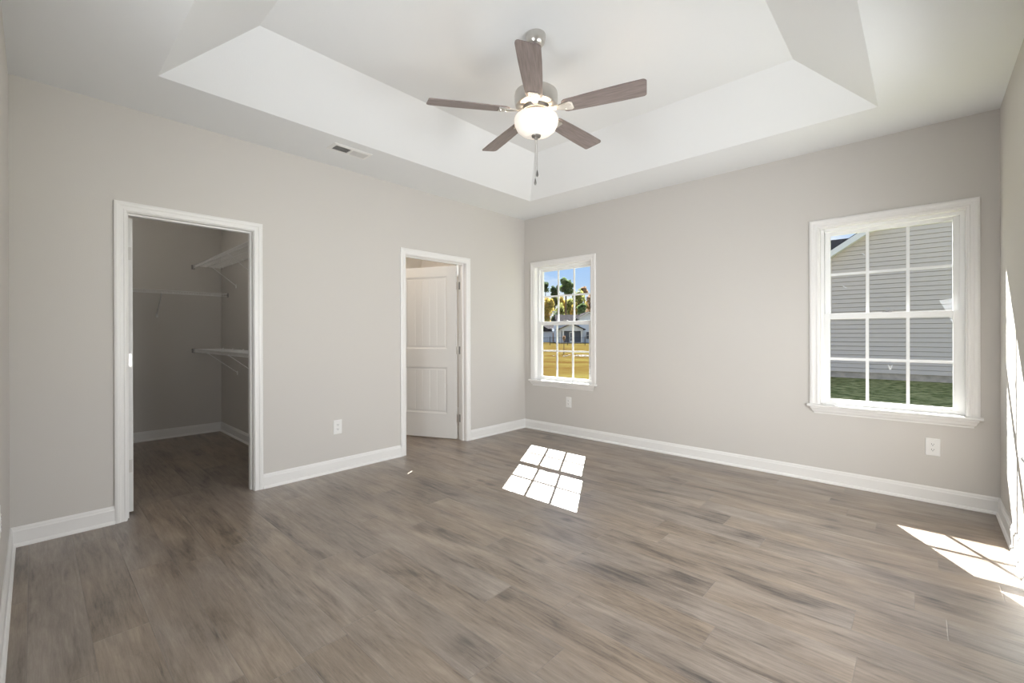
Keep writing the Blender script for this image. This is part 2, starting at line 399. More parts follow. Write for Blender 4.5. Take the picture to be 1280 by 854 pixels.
# ceiling with its raised tray
X0, X1, Y0, Y1 = 0.60, 3.655, -3.93, -0.59
x0, x1, y0, y1, ZT = 1.015, 3.243, -3.52, -1.00, 3.045
mb = MB()
def ring(a, b, z1_, z2_):
    A = [(a[0], a[2], z1_), (a[1], a[2], z1_), (a[1], a[3], z1_), (a[0], a[3], z1_)]
    B = [(b[0], b[2], z2_), (b[1], b[2], z2_), (b[1], b[3], z2_), (b[0], b[3], z2_)]
    for i in range(4): mb.face([A[i], A[(i + 1) % 4], B[(i + 1) % 4], B[i]])
ring((0, W, -LN, 0), (X0, X1, Y0, Y1), H, H)
ring((X0, X1, Y0, Y1), (x0, x1, y0, y1), H, ZT)
mb.face([(x0, y0, ZT), (x1, y0, ZT), (x1, y1, ZT), (x0, y1, ZT)])
mb.face([(0, -LN, HB), (W, -LN, HB), (W, 0, HB), (0, 0, HB)])
ring((0, W, -LN, 0), (0, W, -LN, 0), H, HB)
bmesh.ops.remove_doubles(mb.bm, verts=mb.bm.verts, dist=1e-5)
struct(mb.build('ceiling', M['ceiling']))
struct(MB().box(CX, -T, CYL, CYR, H, H + 0.1).build('ceiling_closet', M['ceiling']))
struct(MB().box(BX, -T, CYR + 0.1, 0, H, H + 0.1).build('ceiling_bathroom', M['ceiling']))

# baseboards with a shoe moulding
BP = [(0.0, 0.0), (0.024, 0.0), (0.024, 0.007), (0.019, 0.017), (0.0125, 0.021), (0.0125, 0.088), (0.009, 0.096), (0.0085, 0.103), (0.004, 0.114), (0.0, 0.114)]
def baseboard(name, runs):
    """runs: (p, q, normal) with the board's face on the side of the normal; (i, j) inset mitre at each end (0 square, 1 inside corner)"""
    mb = MB()
    for p, q, n, ma, mbb in runs:
        p, q, n = Vector(p), Vector(q), Vector(n); d = (q - p).normalized()
        mb.sweep([(o, z) for o, z in BP], lambda o, z: [
            (p.x + d.x * o * ma + n.x * o, p.y + d.y * o * ma + n.y * o, z),
            (q.x - d.x * o * mbb + n.x * o, q.y - d.y * o * mbb + n.y * o, z)])
    return struct(mb.build(name, M['trim']))
CW = 0.066      # casing width
baseboard('baseboard_left', [((0, -LN), (0, CY0 - CW), (1, 0), 1, 0), ((0, CY1 + CW), (0, BY0 - CW), (1, 0), 0, 0), ((0, BY1 + CW), (0, 0), (1, 0), 0, 1)])
baseboard('baseboard_back', [((0, 0), (W, 0), (0, -1), 1, 1)])
baseboard('baseboard_right', [((W, 0), (W, -LN), (-1, 0), 1, 1)])
baseboard('baseboard_front', [((W, -LN), (0, -LN), (0, 1), 1, 1)])
baseboard('baseboard_closet', [((CX, CYL), (CX, CYR), (1, 0), 1, 1), ((CX, CYR), (-T, CYR), (0, -1), 1, 0)])
baseboard('baseboard_bathroom', [((BX, CYR + 0.1), (BX, 0), (1, 0), 1, 1), ((BX, 0), (-T, 0), (0, -1), 1, 0)])

# casing profile: (offset outward from the opening, depth off the wall)
CP = [(0.004, 0.0), (0.004, 0.011), (0.009, 0.014), (0.016, 0.0145), (0.019, 0.012), (0.034, 0.0135), (0.040, 0.0175), (0.052, 0.019), (0.060, 0.017), (CW, 0.014), (CW, 0.0)]
def door_trim(name, ya, yb, top):
    mb = MB()
    for side, xw in ((1, 0.0), (-1, -T)):
        mb.sweep(CP, lambda o, d: [(xw + side * d, ya - o, 0), (xw + side * d, ya - o, top + o), (xw + side * d, yb + o, top + o), (xw + side * d, yb + o, 0)])
    o = struct(mb.build(name, M['trim']))
    j = MB()   # jamb boards and the stop
    j.sweep([(0.0, 0.0), (0.018, 0.0), (0.018, 1.0), (0.0, 1.0)], lambda o_, d: [(-T * d, ya - o_, 0), (-T * d, ya - o_, top + o_), (-T * d, yb + o_, top + o_), (-T * d, yb + o_, 0)])
    j.sweep([(0.0, 0.30), (-0.011, 0.33), (-0.011, 0.66), (0.0, 0.69)], lambda o_, d: [(-T * d, ya - o_, 0), (-T * d, ya - o_, top + o_), (-T * d, yb + o_, top + o_), (-T * d, yb + o_, 0)])
    j.build('jamb', M['trim'], o)
    return o
door_trim('trim_1', CY0, CY1, DH)
door_trim('trim_2', BY0, BY1, DH)

# ------------------------------------------------------------------ windows
def frame_path(o, hw, zb, zt, y):   # closed rectangle, mitred
    return [(-hw - o, y, zb - o), (-hw - o, y, zt + o), (hw + o, y, zt + o), (hw + o, y, zb - o), (-hw - o, y, zb - o)]
def ringbox(mb, hw, zb, zt, w, ya, yb, wb=None):
    """rectangular frame: outer half width hw, member width w (bottom member wb), depth ya..yb"""
    wb = w if wb is None else wb
    mb.box(-hw, -hw + w, ya, yb, zb, zt); mb.box(hw - w, hw, ya, yb, zb, zt)
    mb.box(-hw + w, hw - w, ya, yb, zt - w, zt); mb.box(-hw + w, hw - w, ya, yb, zb, zb + wb)
def make_window(name, loc, rz, full=True):
    root = empty(name, loc, rz); struct(root)
    hw = WIN_W / 2; zt = WIN_T
    # interior casing on three sides
    mb = MB()
    mb.sweep(CP if full else CP, lambda o, d: [(-hw - o + 0.008, -d, WIN_B), (-hw - o + 0.008, -d, zt + o - 0.008), (hw + o - 0.008, -d, zt + o - 0.008), (hw + o - 0.008, -d, WIN_B)])
    mb.build('casing', M['trim'], root)
    # jamb extension
    j = MB(); j.box(-hw, -hw + 0.012, -0.002, 0.05, WIN_B, zt); j.box(hw - 0.012, hw, -0.002, 0.05, WIN_B, zt); j.box(-hw + 0.012, hw - 0.012, -0.002, 0.05, zt - 0.012, zt)
    j.build('jamb', M['trim'], root)
    # stool with a rounded nose and the apron below
    st = MB(); hs = hw + CW - 0.008 + 0.014
    nose = [(0.05, WIN_B), (-0.036, WIN_B), (-0.043, WIN_B - 0.004), (-0.046, WIN_B - 0.011), (-0.043, WIN_B - 0.018), (-0.036, WIN_B - 0.021), (0.0, WIN_B - 0.021)]
    st.prism([(-0.036, WIN_B), (-0.043, WIN_B - 0.004), (-0.046, WIN_B - 0.011), (-0.043, WIN_B - 0.018), (-0.036, WIN_B - 0.021), (0.0, WIN_B - 0.021), (0.0, WIN_B)],
             lambda p: (-hs, p[0], p[1]), lambda p: (hs, p[0], p[1]))
    st.box(-hw, hw, 0.0, 0.05, WIN_B - 0.02, WIN_B)
    st.build('window_sill', M['trim'], root)
    ap = MB(); za, zb_ = WIN_B - 0.021, WIN_B - 0.078
    prof = [(0.0, za), (0.034, za), (0.033, za - 0.010), (0.026, za - 0.020), (0.020, za - 0.036), (0.010, za - 0.046), (0.009, zb_), (0.0, zb_)]
    ha = hw + CW - 0.014
    f0 = lambda p: (-(ha - 0.034 + p[0]) + 0.0, -p[0], p[1])
    f1 = lambda p: ((ha - 0.034 + p[0]), -p[0], p[1])
    ap.prism(prof, f0, f1); ap.build('apron', M['trim'], root)
    # vinyl frame
    fr = MB(); hf = hw - 0.012; zf = zt - 0.012
    ringbox(fr, hf, WIN_B, zf, 0.026, 0.048, T + 0.012, 0.022); fr.build('window_frame', M['vinyl'], root, bevel=0.003)
    hsash = hf - 0.018; zm = 1.370
    def sash(nm, zb, ztop, ya, yb, wb, wt, stile):
        s_ = MB()
        s_.box(-hsash, -hsash + stile, ya, yb, zb, ztop); s_.box(hsash - stile, hsash, ya, yb, zb, ztop)
        s_.box(-hsash + stile, hsash - stile, ya + 0.002, yb - 0.002, ztop - wt, ztop); s_.box(-hsash + stile, hsash - stile, ya + 0.002, yb - 0.002, zb, zb + wb)
        so = s_.build(nm, M['vinyl'], root, bevel=0.003)
        gx = hsash - stile; ga, gb = zb + wb, ztop - wt
        g = MB()
        for k in (1, 2):
            xx = -gx + 2 * gx * k / 3; g.box(xx - 0.010, xx + 0.010, ya + 0.012, yb - 0.006, ga, gb)
        zz = (ga + gb) / 2
        for k in range(3):
            xa = -gx + 2 * gx * k / 3 + (0.010 if k else 0); xb = -gx + 2 * gx * (k + 1) / 3 - (0.010 if k < 2 else 0)
            g.box(xa, xb, ya + 0.013, yb - 0.007, zz - 0.010, zz + 0.010)
        g.build('muntin', M['vinyl'], so)
        pn = MB(); ym = (ya + yb) / 2 + 0.003; pn.box(-gx, gx, ym - 0.0015, ym + 0.0015, ga, gb); pn.build('pane', M['glass'], so)
        return so
    lo = sash('lower_sash', WIN_B + 0.004, zm + 0.022, 0.052, 0.082, 0.040, 0.046, 0.044)
    up = sash('upper_sash', zm - 0.022, zf - 0.012, 0.084, 0.114, 0.044, 0.042, 0.044)
    lk = MB(); lk.box(-0.028, 0.028, 0.056, 0.080, zm + 0.022, zm + 0.027); lk.lathe([(0.0, zm + 0.027), (0.011, zm + 0.027), (0.011, zm + 0.035), (0.0, zm + 0.035)], 0, 0.068, 14)
    lk.box(-0.006, 0.040, 0.060, 0.068, zm + 0.031, zm + 0.037)
    tag(lk.build('sash_lock', M['darknickel'], lo, bevel=0.001), 'small metal sash lock')
    return root, lo, up
make_window('window_1', (WC1, 0, 0), 0)
w2, w2lo, w2up = make_window('window_2', (WC2, 0, 0), 0)
make_window('added_window_3', (W, -2.22 - 0.515, 0), -PI / 2)  # unseen side window added as an inlet for the right fill light
make_window('added_window_4', (W, -2.22 + 0.515, 0), -PI / 2)  # its added twin, for the same fill light
# the tape marks left on the second window
rs = MB()
def stroke(mb, pts, y, w):
    for a, b in zip(pts, pts[1:]):
        a, b = Vector((a[0], y, a[1])), Vector((b[0], y, b[1])); d = (b - a).normalized(); n = Vector((-d.z, 0, d.x)) * w
        mb.prism([a - n, a + n, b + n, b - n], lambda q: q, lambda q: (q.x, q.y - 0.0006, q.z))
stroke(rs, [(0.005, 0.985), (0.016, 0.945)], 0.0675, 0.0022); stroke(rs, [(0.020, 0.945), (0.030, 0.985)], 0.0675, 0.0022)
stroke(rs, [(0.014, 0.975), (0.018, 0.950)], 0.0675, 0.003)
tag(rs.build('tape_residue', M['residue'], w2lo), 'pale tape residue in a V shape on the lower glass')
rs = MB()
stroke(rs, [(-0.28, 1.62), (-0.255, 1.60)], 0.0985, 0.003); stroke(rs, [(-0.155, 1.87), (-0.135, 1.855)], 0.0985, 0.003)
tag(rs.build('tape_residue', M['residue'], w2up), 'small pale smudges on the upper glass')

# white-framed window added behind the viewer to let the front fill in
go = empty('added_window_5', (2.31, -LN, 0), PI); struct(go)
fr = MB(); ringbox(fr, 0.37, 1.25, 2.2, 0.06, 0.0, 0.12); fr.build('window_frame', M['vinyl'], go)
pn = MB(); pn.box(-0.31, 0.31, 0.06, 0.063, 1.31, 2.14); pn.build('pane', M['glass'], go)
mb = MB(); mb.sweep(CP, lambda o, d: [(-0.37 - o, -d, 1.25 - o), (-0.37 - o, -d, 2.2 + o), (0.37 + o, -d, 2.2 + o), (0.37 + o, -d, 1.25 - o), (-0.37 - o, -d, 1.25 - o)], caps=False); mb.build('casing', M['trim'], go)
# added bathroom transom, placed to throw a sun spot past the door hinges
tw = empty('added_window_6', (-0.95, 0, 0), 0); struct(tw)
fr = MB(); ringbox(fr, 0.45, 2.12, 2.36, 0.02, 0.0, 0.11); fr.build('window_frame', M['vinyl'], tw)
MB().box(-0.43, 0.43, 0.06, 0.063, 2.14, 2.34).build('pane', M['glass'], tw)

# ------------------------------------------------------------------ doors
def panel_door(name, w, h, loc, ang, mirror):
    """slab in local x (0..w from the hinge), y 0..-0.035 (thickness), two moulded panels with plank grooves on both faces"""
    root = empty(name, loc, ang); struct(root)
    th = 0.035
    mb = MB()
    pans = [(0.118, w - 0.118, 0.285, 0.830), (0.118, w - 0.118, 1.050, 1.905)]
    xs = [0, 0.118, w - 0.118, w]; zs = [0.0, 0.285, 0.830, 1.050, 1.905, h]
    for fy, s_ in ((0.0, -1), (-th, 1)):      # s_: direction into the slab
        for i in range(3):
            for k in range(5):
                if i == 1 and k in (1, 3):
                    a, b, c_, d = xs[1], xs[2], zs[k], zs[k + 1]
                    steps = [(0.0, 0.0), (0.004, 0.0035), (0.016, 0.0075), (0.022, 0.0085), (0.030, 0.0050), (0.036, 0.0045)]
                    for (o1, d1), (o2, d2) in zip(steps, steps[1:]):
                        A = [(a + o1, fy + s_ * d1, c_ + o1), (b - o1, fy + s_ * d1, c_ + o1), (b - o1, fy + s_ * d1, d - o1), (a + o1, fy + s_ * d1, d - o1)]
                        B = [(a + o2, fy + s_ * d2, c_ + o2), (b - o2, fy + s_ * d2, c_ + o2), (b - o2, fy + s_ * d2, d - o2), (a + o2, fy + s_ * d2, d - o2)]
                        for q in range(4): mb.face([A[q], A[(q + 1) % 4], B[(q + 1) % 4], B[q]])
                    a, b, c_, d = a + 0.036, b - 0.036, c_ + 0.036, d - 0.036
                    npl = 5; pw = (b - a) / npl; dep = 0.0045; gd = 0.0030; gw = 0.0035
                    cols = [(a, dep)]
                    for q in range(1, npl):
                        xg = a + q * pw; cols += [(xg - gw, dep), (xg, dep + gd), (xg + gw, dep)]
                    cols.append((b, dep))
                    for (xa, da), (xb, db) in zip(cols, cols[1:]):
                        mb.face([(xa, fy + s_ * da, c_), (xb, fy + s_ * db, c_), (xb, fy + s_ * db, d), (xa, fy + s_ * da, d)])
                else:
                    mb.face([(xs[i], fy, zs[k]), (xs[i + 1], fy, zs[k]), (xs[i + 1], fy, zs[k + 1]), (xs[i], fy, zs[k + 1])])
    for k in range(5):
        for xx in (0, w): mb.face([(xx, 0, zs[k]), (xx, -th, zs[k]), (xx, -th, zs[k + 1]), (xx, 0, zs[k + 1])])
    for i in range(3):
        for zz in (0, h): mb.face([(xs[i], 0, zz), (xs[i + 1], 0, zz), (xs[i + 1], -th, zz), (xs[i], -th, zz)])
    bmesh.ops.remove_doubles(mb.bm, verts=mb.bm.verts, dist=1e-5)
    slab = mb.build('door_slab', M['door'], root, mtx=Matrix.Translation((0.011, 0, 0.012)))
    # knob on both sides
    for s_ in (1, -1):
        kb = MB(); prof = [(0.0, 0.0), (0.031, 0.0), (0.031, 0.006), (0.012, 0.010), (0.010, 0.026), (0.020, 0.034), (0.027, 0.046), (0.024, 0.060), (0.0, 0.066)]
        kb.lathe(prof, 0, 0, 24)
        rot = Matrix.Rotation(-PI / 2 if s_ == 1 else PI / 2, 4, 'X')
        ko = kb.build('door_knob', M['nickel'], slab, smooth=True, mtx=Matrix.Translation((w - 0.07, 0 if s_ == 1 else -th, 0.94)) @ rot)
    return root, slab
# hinge with its knuckle, in the door's frame (pin at x=0, y=0)
def hinges(root, zs, edge_leaf=True):
    for z in zs:
        hb = MB()
        hb.tube((-0.001, 0.005, z - 0.045), (-0.001, 0.005, z + 0.045), 0.0058, 10)
        for q in (-0.048, 0.045): hb.tube((-0.001, 0.005, z + q), (-0.001, 0.005, z + q + 0.003), 0.0066, 10)
        hb.box(0.0090, 0.0107, -0.030, 0.003, z - 0.044, z + 0.044)       # leaf on the slab's edge
        for q in (-0.03, 0.0, 0.03): hb.lathe([(0, 0), (0.004, 0), (0.0035, 0.0012), (0, 0.0016)], 0, 0, 10) if False else None
        tag(hb.build('hinge', M['nickel'], root, smooth=True), 'satin nickel hinge')

# closet door: pin at the left jamb on the closet side, swung back 90 degrees against the closet's left part
d1, _ = panel_door('door_1', 0.745, 2.020, (-T - 0.004, CY0 + 0.009, 0), 0, False)
d1.rotation_euler = (0, 0, PI)      # local +x -> -x (into the closet); thickness local -y -> +y
hinges(d1, (0.327, 1.055, 1.79))
# leaves screwed to the jamb are hidden; the door's edge faces the room
# bathroom door: pin at the right jamb, swung 66 degrees into the bathroom
ang = math.atan2(-0.407, -0.913)
d2 = panel_door('door_2', 0.795, 2.020, (-T - 0.006, BY1 - 0.004, 0), ang, False)[0]
def flip_y(root):
    for c in list(root.children):
        stack = [c]
        while stack:
            o = stack.pop(); stack += list(o.children)
            o.data.transform(Matrix.Scale(-1, 4, (0, 1, 0))); o.data.flip_normals()
flip_y(d2)
hinges(d2, (0.25, 1.045, 1.80))
for o in [c for c in d2.children if c.name.startswith('hinge')]:
    o.data.transform(Matrix.Scale(-1, 4, (0, 1, 0))); o.data.flip_normals()
# jamb leaves of the bathroom door's hinges face the room through the open door
for z in (0.25, 1.045, 1.80):
    hb = MB(); hb.box(-T + 0.002, -T + 0.036, BY1 - 0.0025, BY1 + 0.0002, z - 0.044, z + 0.044)
    for q in (-0.028, 0.0, 0.028): hb.tube((-T + 0.02 + (0.006 if q == 0 else -0.004), BY1 - 0.0024, z + q), (-T + 0.02 + (0.006 if q == 0 else -0.004), BY1 - 0.0034, z + q), 0.004, 8)
    o = hb.build('hinge_leaf', M['darknickel'], bpy.data.objects['trim_2']); tag(o, 'dark nickel hinge leaf')

# ------------------------------------------------------------------ ceiling fan
FX, FY = 2.150, -2.349
fan = empty('ceiling_fan', (FX, FY, ZT)); tag(fan, 'five-blade nickel ceiling fan with grey wood blades and a lit frosted bowl', 'ceiling fan')
def fz(z): return z - ZT
mb = MB(); mb.lathe([(0.0, 0.0), (0.058, 0.0), (0.060, -0.006), (0.059, -0.030), (0.053, -0.052), (0.038, -0.070), (0.022, -0.076), (0.0, -0.076)], n=40)
tag(mb.build('canopy', M['nickel'], fan, smooth=True), 'brushed nickel ceiling canopy')
mb = MB(); mb.tube((0, 0, -0.07), (0, 0, fz(2.72)), 0.0125, 20); mb.lathe([(0.0, fz(2.75)), (0.02, fz(2.75)), (0.026, fz(2.735)), (0.03, fz(2.705)), (0.0, fz(2.705))], n=24)
mb.build('downrod', M['nickel'], fan, smooth=True)
mb = MB(); mb.lathe([(0.0, fz(2.712)), (0.06, fz(2.712)), (0.112, fz(2.703)), (0.128, fz(2.690)), (0.131, fz(2.672)), (0.131, fz(2.630)), (0.124, fz(2.612)), (0.110, fz(2.604)), (0.0, fz(2.604))], n=56)
mh = mb.build('motor_housing', M['nickel'], fan, smooth=True)
# flywheel band with slots under the housing
mb = MB(); mb.lathe([(0.0, fz(2.604)), (0.082, fz(2.604)), (0.082, fz(2.580)), (0.0, fz(2.580))], n=40)
tag(mb.build('flywheel', M['darknickel'], mh, smooth=True), 'dark flywheel ring')
# fitter below the blades
mb = MB(); mb.lathe([(0.0, fz(2.580)), (0.055, fz(2.580)), (0.062, fz(2.572)), (0.064, fz(2.560)), (0.058, fz(2.552)), (0.0, fz(2.552))], n=40)
for k in range(20):
    a = 2 * PI * k / 20; m_ = Matrix.Rotation(a, 4, 'Z'); mb.box(0.060, 0.0665, -0.004, 0.004, fz(2.557), fz(2.575), m_)
ft = mb.build('light_fitter', M['nickel'], fan, smooth=True)
ANG0 = math.radians(18.16)
BZ = fz(2.577)
def blade_mesh(a):
    # plan outline of a blade in its own frame (x outward), rounded corners at the tip
    pts = []
    r0, r1 = 0.165, 0.655
    wr, wt = 0.050, 0.063
    def corner(cx_, cy_, r, a0, a1, n=6): return [(cx_ + r * math.cos(a0 + (a1 - a0) * i / n), cy_ + r * math.sin(a0 + (a1 - a0) * i / n)) for i in range(n + 1)]
    pts += corner(r0 + 0.03, -wr + 0.03, 0.03, PI, 1.5 * PI)
    pts += [(r0 + 0.18, -0.057), (r0 + 0.34, -0.062)]
    pts += corner(r1 - 0.022, -wt + 0.022, 0.022, -PI / 2, -0.08)
    pts += corner(r1 - 0.030, wt - 0.018, 0.018, 0.08, PI / 2)
    pts += [(r0 + 0.34, 0.062), (r0 + 0.18, 0.057)]
    pts += corner(r0 + 0.03, wr - 0.03, 0.03, PI / 2, PI)
    mb = MB(); mb.prism(pts, lambda p: (p[0], p[1], -0.003), lambda p: (p[0], p[1], 0.003))
    return mb
for k in range(5):
    a = ANG0 + k * 2 * PI / 5
    m_ = Matrix.Translation((0, 0, BZ)) @ Matrix.Rotation(a, 4, 'Z') @ Matrix.Rotation(math.radians(-12), 4, 'X')
    bl = blade_mesh(a).build('blade', M['blade'], fan, mtx=None)
    bl.matrix_local = m_
    ir = MB()
    pts = [(0.075, -0.016), (0.12, -0.014), (0.165, -0.026), (0.215, -0.036), (0.232, -0.026), (0.232, 0.026), (0.215, 0.036), (0.165, 0.026), (0.12, 0.014), (0.075, 0.016)]
    ir.prism(pts, lambda p: (p[0], p[1], -0.0085 + max(0, (0.14 - p[0])) * 0.25), lambda p: (p[0], p[1], -0.0035 + max(0, (0.14 - p[0])) * 0.25))
    for sx_, sy_ in ((0.185, -0.018), (0.185, 0.018), (0.218, 0.0)): ir.tube((sx_, sy_, -0.0085), (sx_, sy_, -0.0115), 0.005, 10)
    io = ir.build('blade_iron', M['nickel'], fan); io.matrix_local = m_
# glass bowl, open at the top
mb = MB(); mb.lathe([(r_, fz(z_)) for r_, z_ in [(0.116, 2.549), (0.128, 2.543), (0.134, 2.526), (0.131, 2.500), (0.117, 2.470), (0.092, 2.449), (0.060, 2.437), (0.025, 2.433), (0.0, 2.432),
                     (0.0, 2.436), (0.025, 2.437), (0.059, 2.441), (0.090, 2.453), (0.114, 2.473), (0.127, 2.501), (0.130, 2.525), (0.125, 2.539), (0.115, 2.545), (0.116, 2.549)]], n=56)
tag(mb.build('light_bowl', M['bowl'], fan, smooth=True), 'glowing frosted glass bowl')
mb = MB(); mb.lathe([(0.0, fz(2.433)), (0.029, fz(2.433)), (0.027, fz(2.425)), (0.012, fz(2.419)), (0.010, fz(2.411)), (0.0, fz(2.407))], n=24)
fin = mb.build('finial', M['darknickel'], fan, smooth=True)
for (px_, py_, zend) in ((0.004, 0.004, 2.188), (-0.004, -0.005, 2.138)):
    mb = MB(); z = 2.412
    mb.tube((px_, py_, fz(2.412)), (px_, py_, fz(zend + 0.03)), 0.0009, 6)
    while z > zend + 0.03:
        mb.tube((px_, py_, fz(z)), (px_, py_, fz(z - 0.0028)), 0.0018, 6); z -= 0.006
    pc = mb.build('pull_chain', M['nickel'], fan)
    mb = MB(); mb.lathe([(0.0, fz(zend + 0.036)), (0.003, fz(zend + 0.034)), (0.0065, fz(zend + 0.016)), (0.0078, fz(zend + 0.006)), (0.005, fz(zend - 0.004)), (0.0, fz(zend - 0.006))], px_, py_, 14)
    mb.build('pull_fob', M['darknickel'], pc, smooth=True)
ld = bpy.data.lights.new('fan_bulb', 'POINT'); ld.energy = FAN_LAMP; ld.color = (1.0, 0.80, 0.58); ld.shadow_soft_size = 0.045
lo_ = bpy.data.objects.new('fan_bulb', ld); COL.objects.link(lo_); lo_.parent = fan; lo_.location = (0, 0, fz(2.500))

# ------------------------------------------------------------------ ceiling register
vx0, vx1, vy0, vy1 = 0.335, 0.485, -2.815, -2.487
vent = empty('ceiling_vent', ((vx0 + vx1) / 2, (vy0 + vy1) / 2, H)); tag(vent, 'white metal louvred air register set in the lower ceiling border above the closet wall', 'air vent')
hx, hy = (vx1 - vx0) / 2, (vy1 - vy0) / 2
mb = MB()
mb.sweep([(0.0, 0.0), (0.0, 0.003), (-0.020, 0.008), (-0.026, 0.008), (-0.026, 0.0)], lambda o, d: [(-hx - o, -hy - o, -d), (-hx - o, hy + o, -d), (hx + o, hy + o, -d), (hx + o, -hy - o, -d), (-hx - o, -hy - o, -d)], caps=False)
mb.box(-hx + 0.026, hx - 0.026, -0.008, 0.008, -0.008, 0.0)
mb.build('frame', M['plastic'], vent)
MB().box(-hx + 0.026, hx - 0.026, -hy + 0.026, hy - 0.026, -0.0008, 0.0).build('duct_opening', M['duct'], vent)
for sgn in (-1, 1):
    mb = MB(); n = 12
    for k in range(n):
        yc = sgn * (0.014 + (hy - 0.026 - 0.014) * (k + 0.5) / n)
        m_ = Matrix.Translation((0, yc, -0.004)) @ Matrix.Rotation(math.radians(38 if sgn < 0 else -38), 4, 'X')
        mb.box(-hx + 0.027, hx - 0.027, -0.0045, 0.0045, -0.0006, 0.0006, m_)
    mb.build('louvre', M['plastic'], vent)

# ------------------------------------------------------------------ outlets
def outlet(loc, rz, label):
    r = empty('wall_outlet', loc, rz); tag(r, label, 'outlet', None)
    mb = MB(); hw_, hh = 0.040, 0.0635
    mb.prism([(-hw_ + 0.0, -hh), (hw_, -hh), (hw_, hh), (-hw_, hh)], lambda p: (p[0], 0, p[1]), lambda p: (p[0] * 0.93, -0.006, p[1] * 0.95))
    pl = mb.build('cover_plate', M['plastic'], r, bevel=0.0012)
    for s_ in (-1, 1):
        mb = MB()
        pts = [(0.0165 * math.cos(t_) , s_ * 0.0195 + max(-0.0135, min(0.0135, 0.0165 * math.sin(t_)))) for t_ in [2 * PI * i / 24 for i in range(24)]]
        mb.prism(pts, lambda p: (p[0], -0.0055, p[1]), lambda p: (p[0], -0.0085, p[1]))
        rc = mb.build('receptacle', M['plastic'], r)
        sl = MB(); z = s_ * 0.0195
        sl.box(-0.0075, -0.0050, -0.0090, -0.0083, z - 0.001, z + 0.008); sl.box(0.0050, 0.0072, -0.0090, -0.0083, z, z + 0.007)
        sl.tube((0, -0.0083, z - 0.0065), (0, -0.0090, z - 0.0065), 0.0026, 10)
        tag(sl.build('slots', M['slot'], rc), 'dark plug slots')
    mb = MB(); mb.tube((0, -0.0055, 0), (0, -0.0075, 0), 0.0032, 12); mb.build('screw', M['plastic'], pl)
    return r
outlet((0, -2.566, 0.398), PI / 2, 'white duplex outlet on the left wall between the closet doorway and the bathroom doorway')
outlet((0.708, 0, 0.401), 0, 'white duplex outlet on the back wall below the small left window')
outlet((3.923, 0, 0.402), 0, 'white duplex outlet on the back wall below the large right window')
outlet((1.25, -LN, 0.50), PI, 'white duplex outlet on the near wall seen edge-on at the far left')

# ------------------------------------------------------------------ closet shelving
def wire_shelf(name, loc, rz, length, depth, braces, label, group='wire closet shelves'):
    """local x along the wall, y 0 at the wall and -depth at the front; z 0 is the deck"""
    r = empty(name, loc, rz); tag(r, label, 'closet shelf', group)
    mb = MB(); n = int(length / 0.0254)
    for i in range(n + 1):
        x = min(length, i * 0.0254)
        mb.tube((x, -0.006, 0), (x, -depth, 0), 0.0014, 5, caps=False)
        mb.tube((x, -depth, 0), (x, -depth, -0.032), 0.0014, 5, caps=False)
    tag(mb.build('wire_deck', M['wire'], r), 'closely spaced white cross wires')
    for nm, y, z, rad in (('rear_rail', -0.008, -0.003, 0.0028), ('front_rail', -depth, 0.0, 0.0032), ('front_rail', -depth, -0.034, 0.0032), ('middle_rail', -depth * 0.52, -0.004, 0.0028)):
        mb = MB(); mb.tube((0.004, y, z), (length, y, z), rad, 8); mb.build(nm, M['wire'], r)
    for bx in braces:
        mb = MB(); mb.tube((bx, -depth + 0.004, -0.036), (bx, -0.004, -0.27), 0.0042, 8); mb.box(bx - 0.010, bx + 0.010, -0.005, 0, -0.30, -0.255)
        mb.box(bx - 0.007, bx + 0.007, -depth - 0.005, -depth + 0.010, -0.042, -0.026)
        mb.build('support_brace', M['wire'], r)
    x = 0.10
    while x < length:
        mb = MB(); mb.box(x - 0.008, x + 0.008, -0.014, 0, -0.010, 0.012); mb.build('wall_clip', M['plastic'], r); x += 0.40
    for xx, nm in ((0.0, 'end_bracket'),):
        mb = MB(); mb.prism([(-0.016, -0.045), (0.016, -0.045), (0.018, 0.008), (-0.018, 0.008)], lambda p: (0.0005, -depth + p[0], p[1]), lambda p: (0.010, -depth + p[0], p[1]))
        mb.tube((0.010, -depth, -0.014), (0.014, -depth, -0.014), 0.012, 12)
        mb.build(nm, M['darknickel'], r)
    return r
wire_shelf('wire_shelf', (CX, CYR, 2.090), 0, 2.55, 0.30, (0.62, 1.45, 2.2), "high white wire shelf on the closet's right wall")
wire_shelf('wire_shelf', (CX, CYR, 1.057), 0, 2.55, 0.30, (0.66, 1.45, 2.2), "low white wire shelf on the closet's right wall, waist high")
s2 = wire_shelf('wire_shelf', (CX, CYR, 1.742), PI / 2, 1.95, 0.30, (0.655, 1.30, 1.85), 'white wire shelf across the far wall of the closet')
s2.rotation_euler = (0, 0, -PI / 2)
# on the far wall local +x runs to -y and the deck must reach to +x: mirror the local y of every part
for c in s2.children:
    c.data.transform(Matrix.Scale(-1, 4, (0, 1, 0))); c.data.flip_normals()

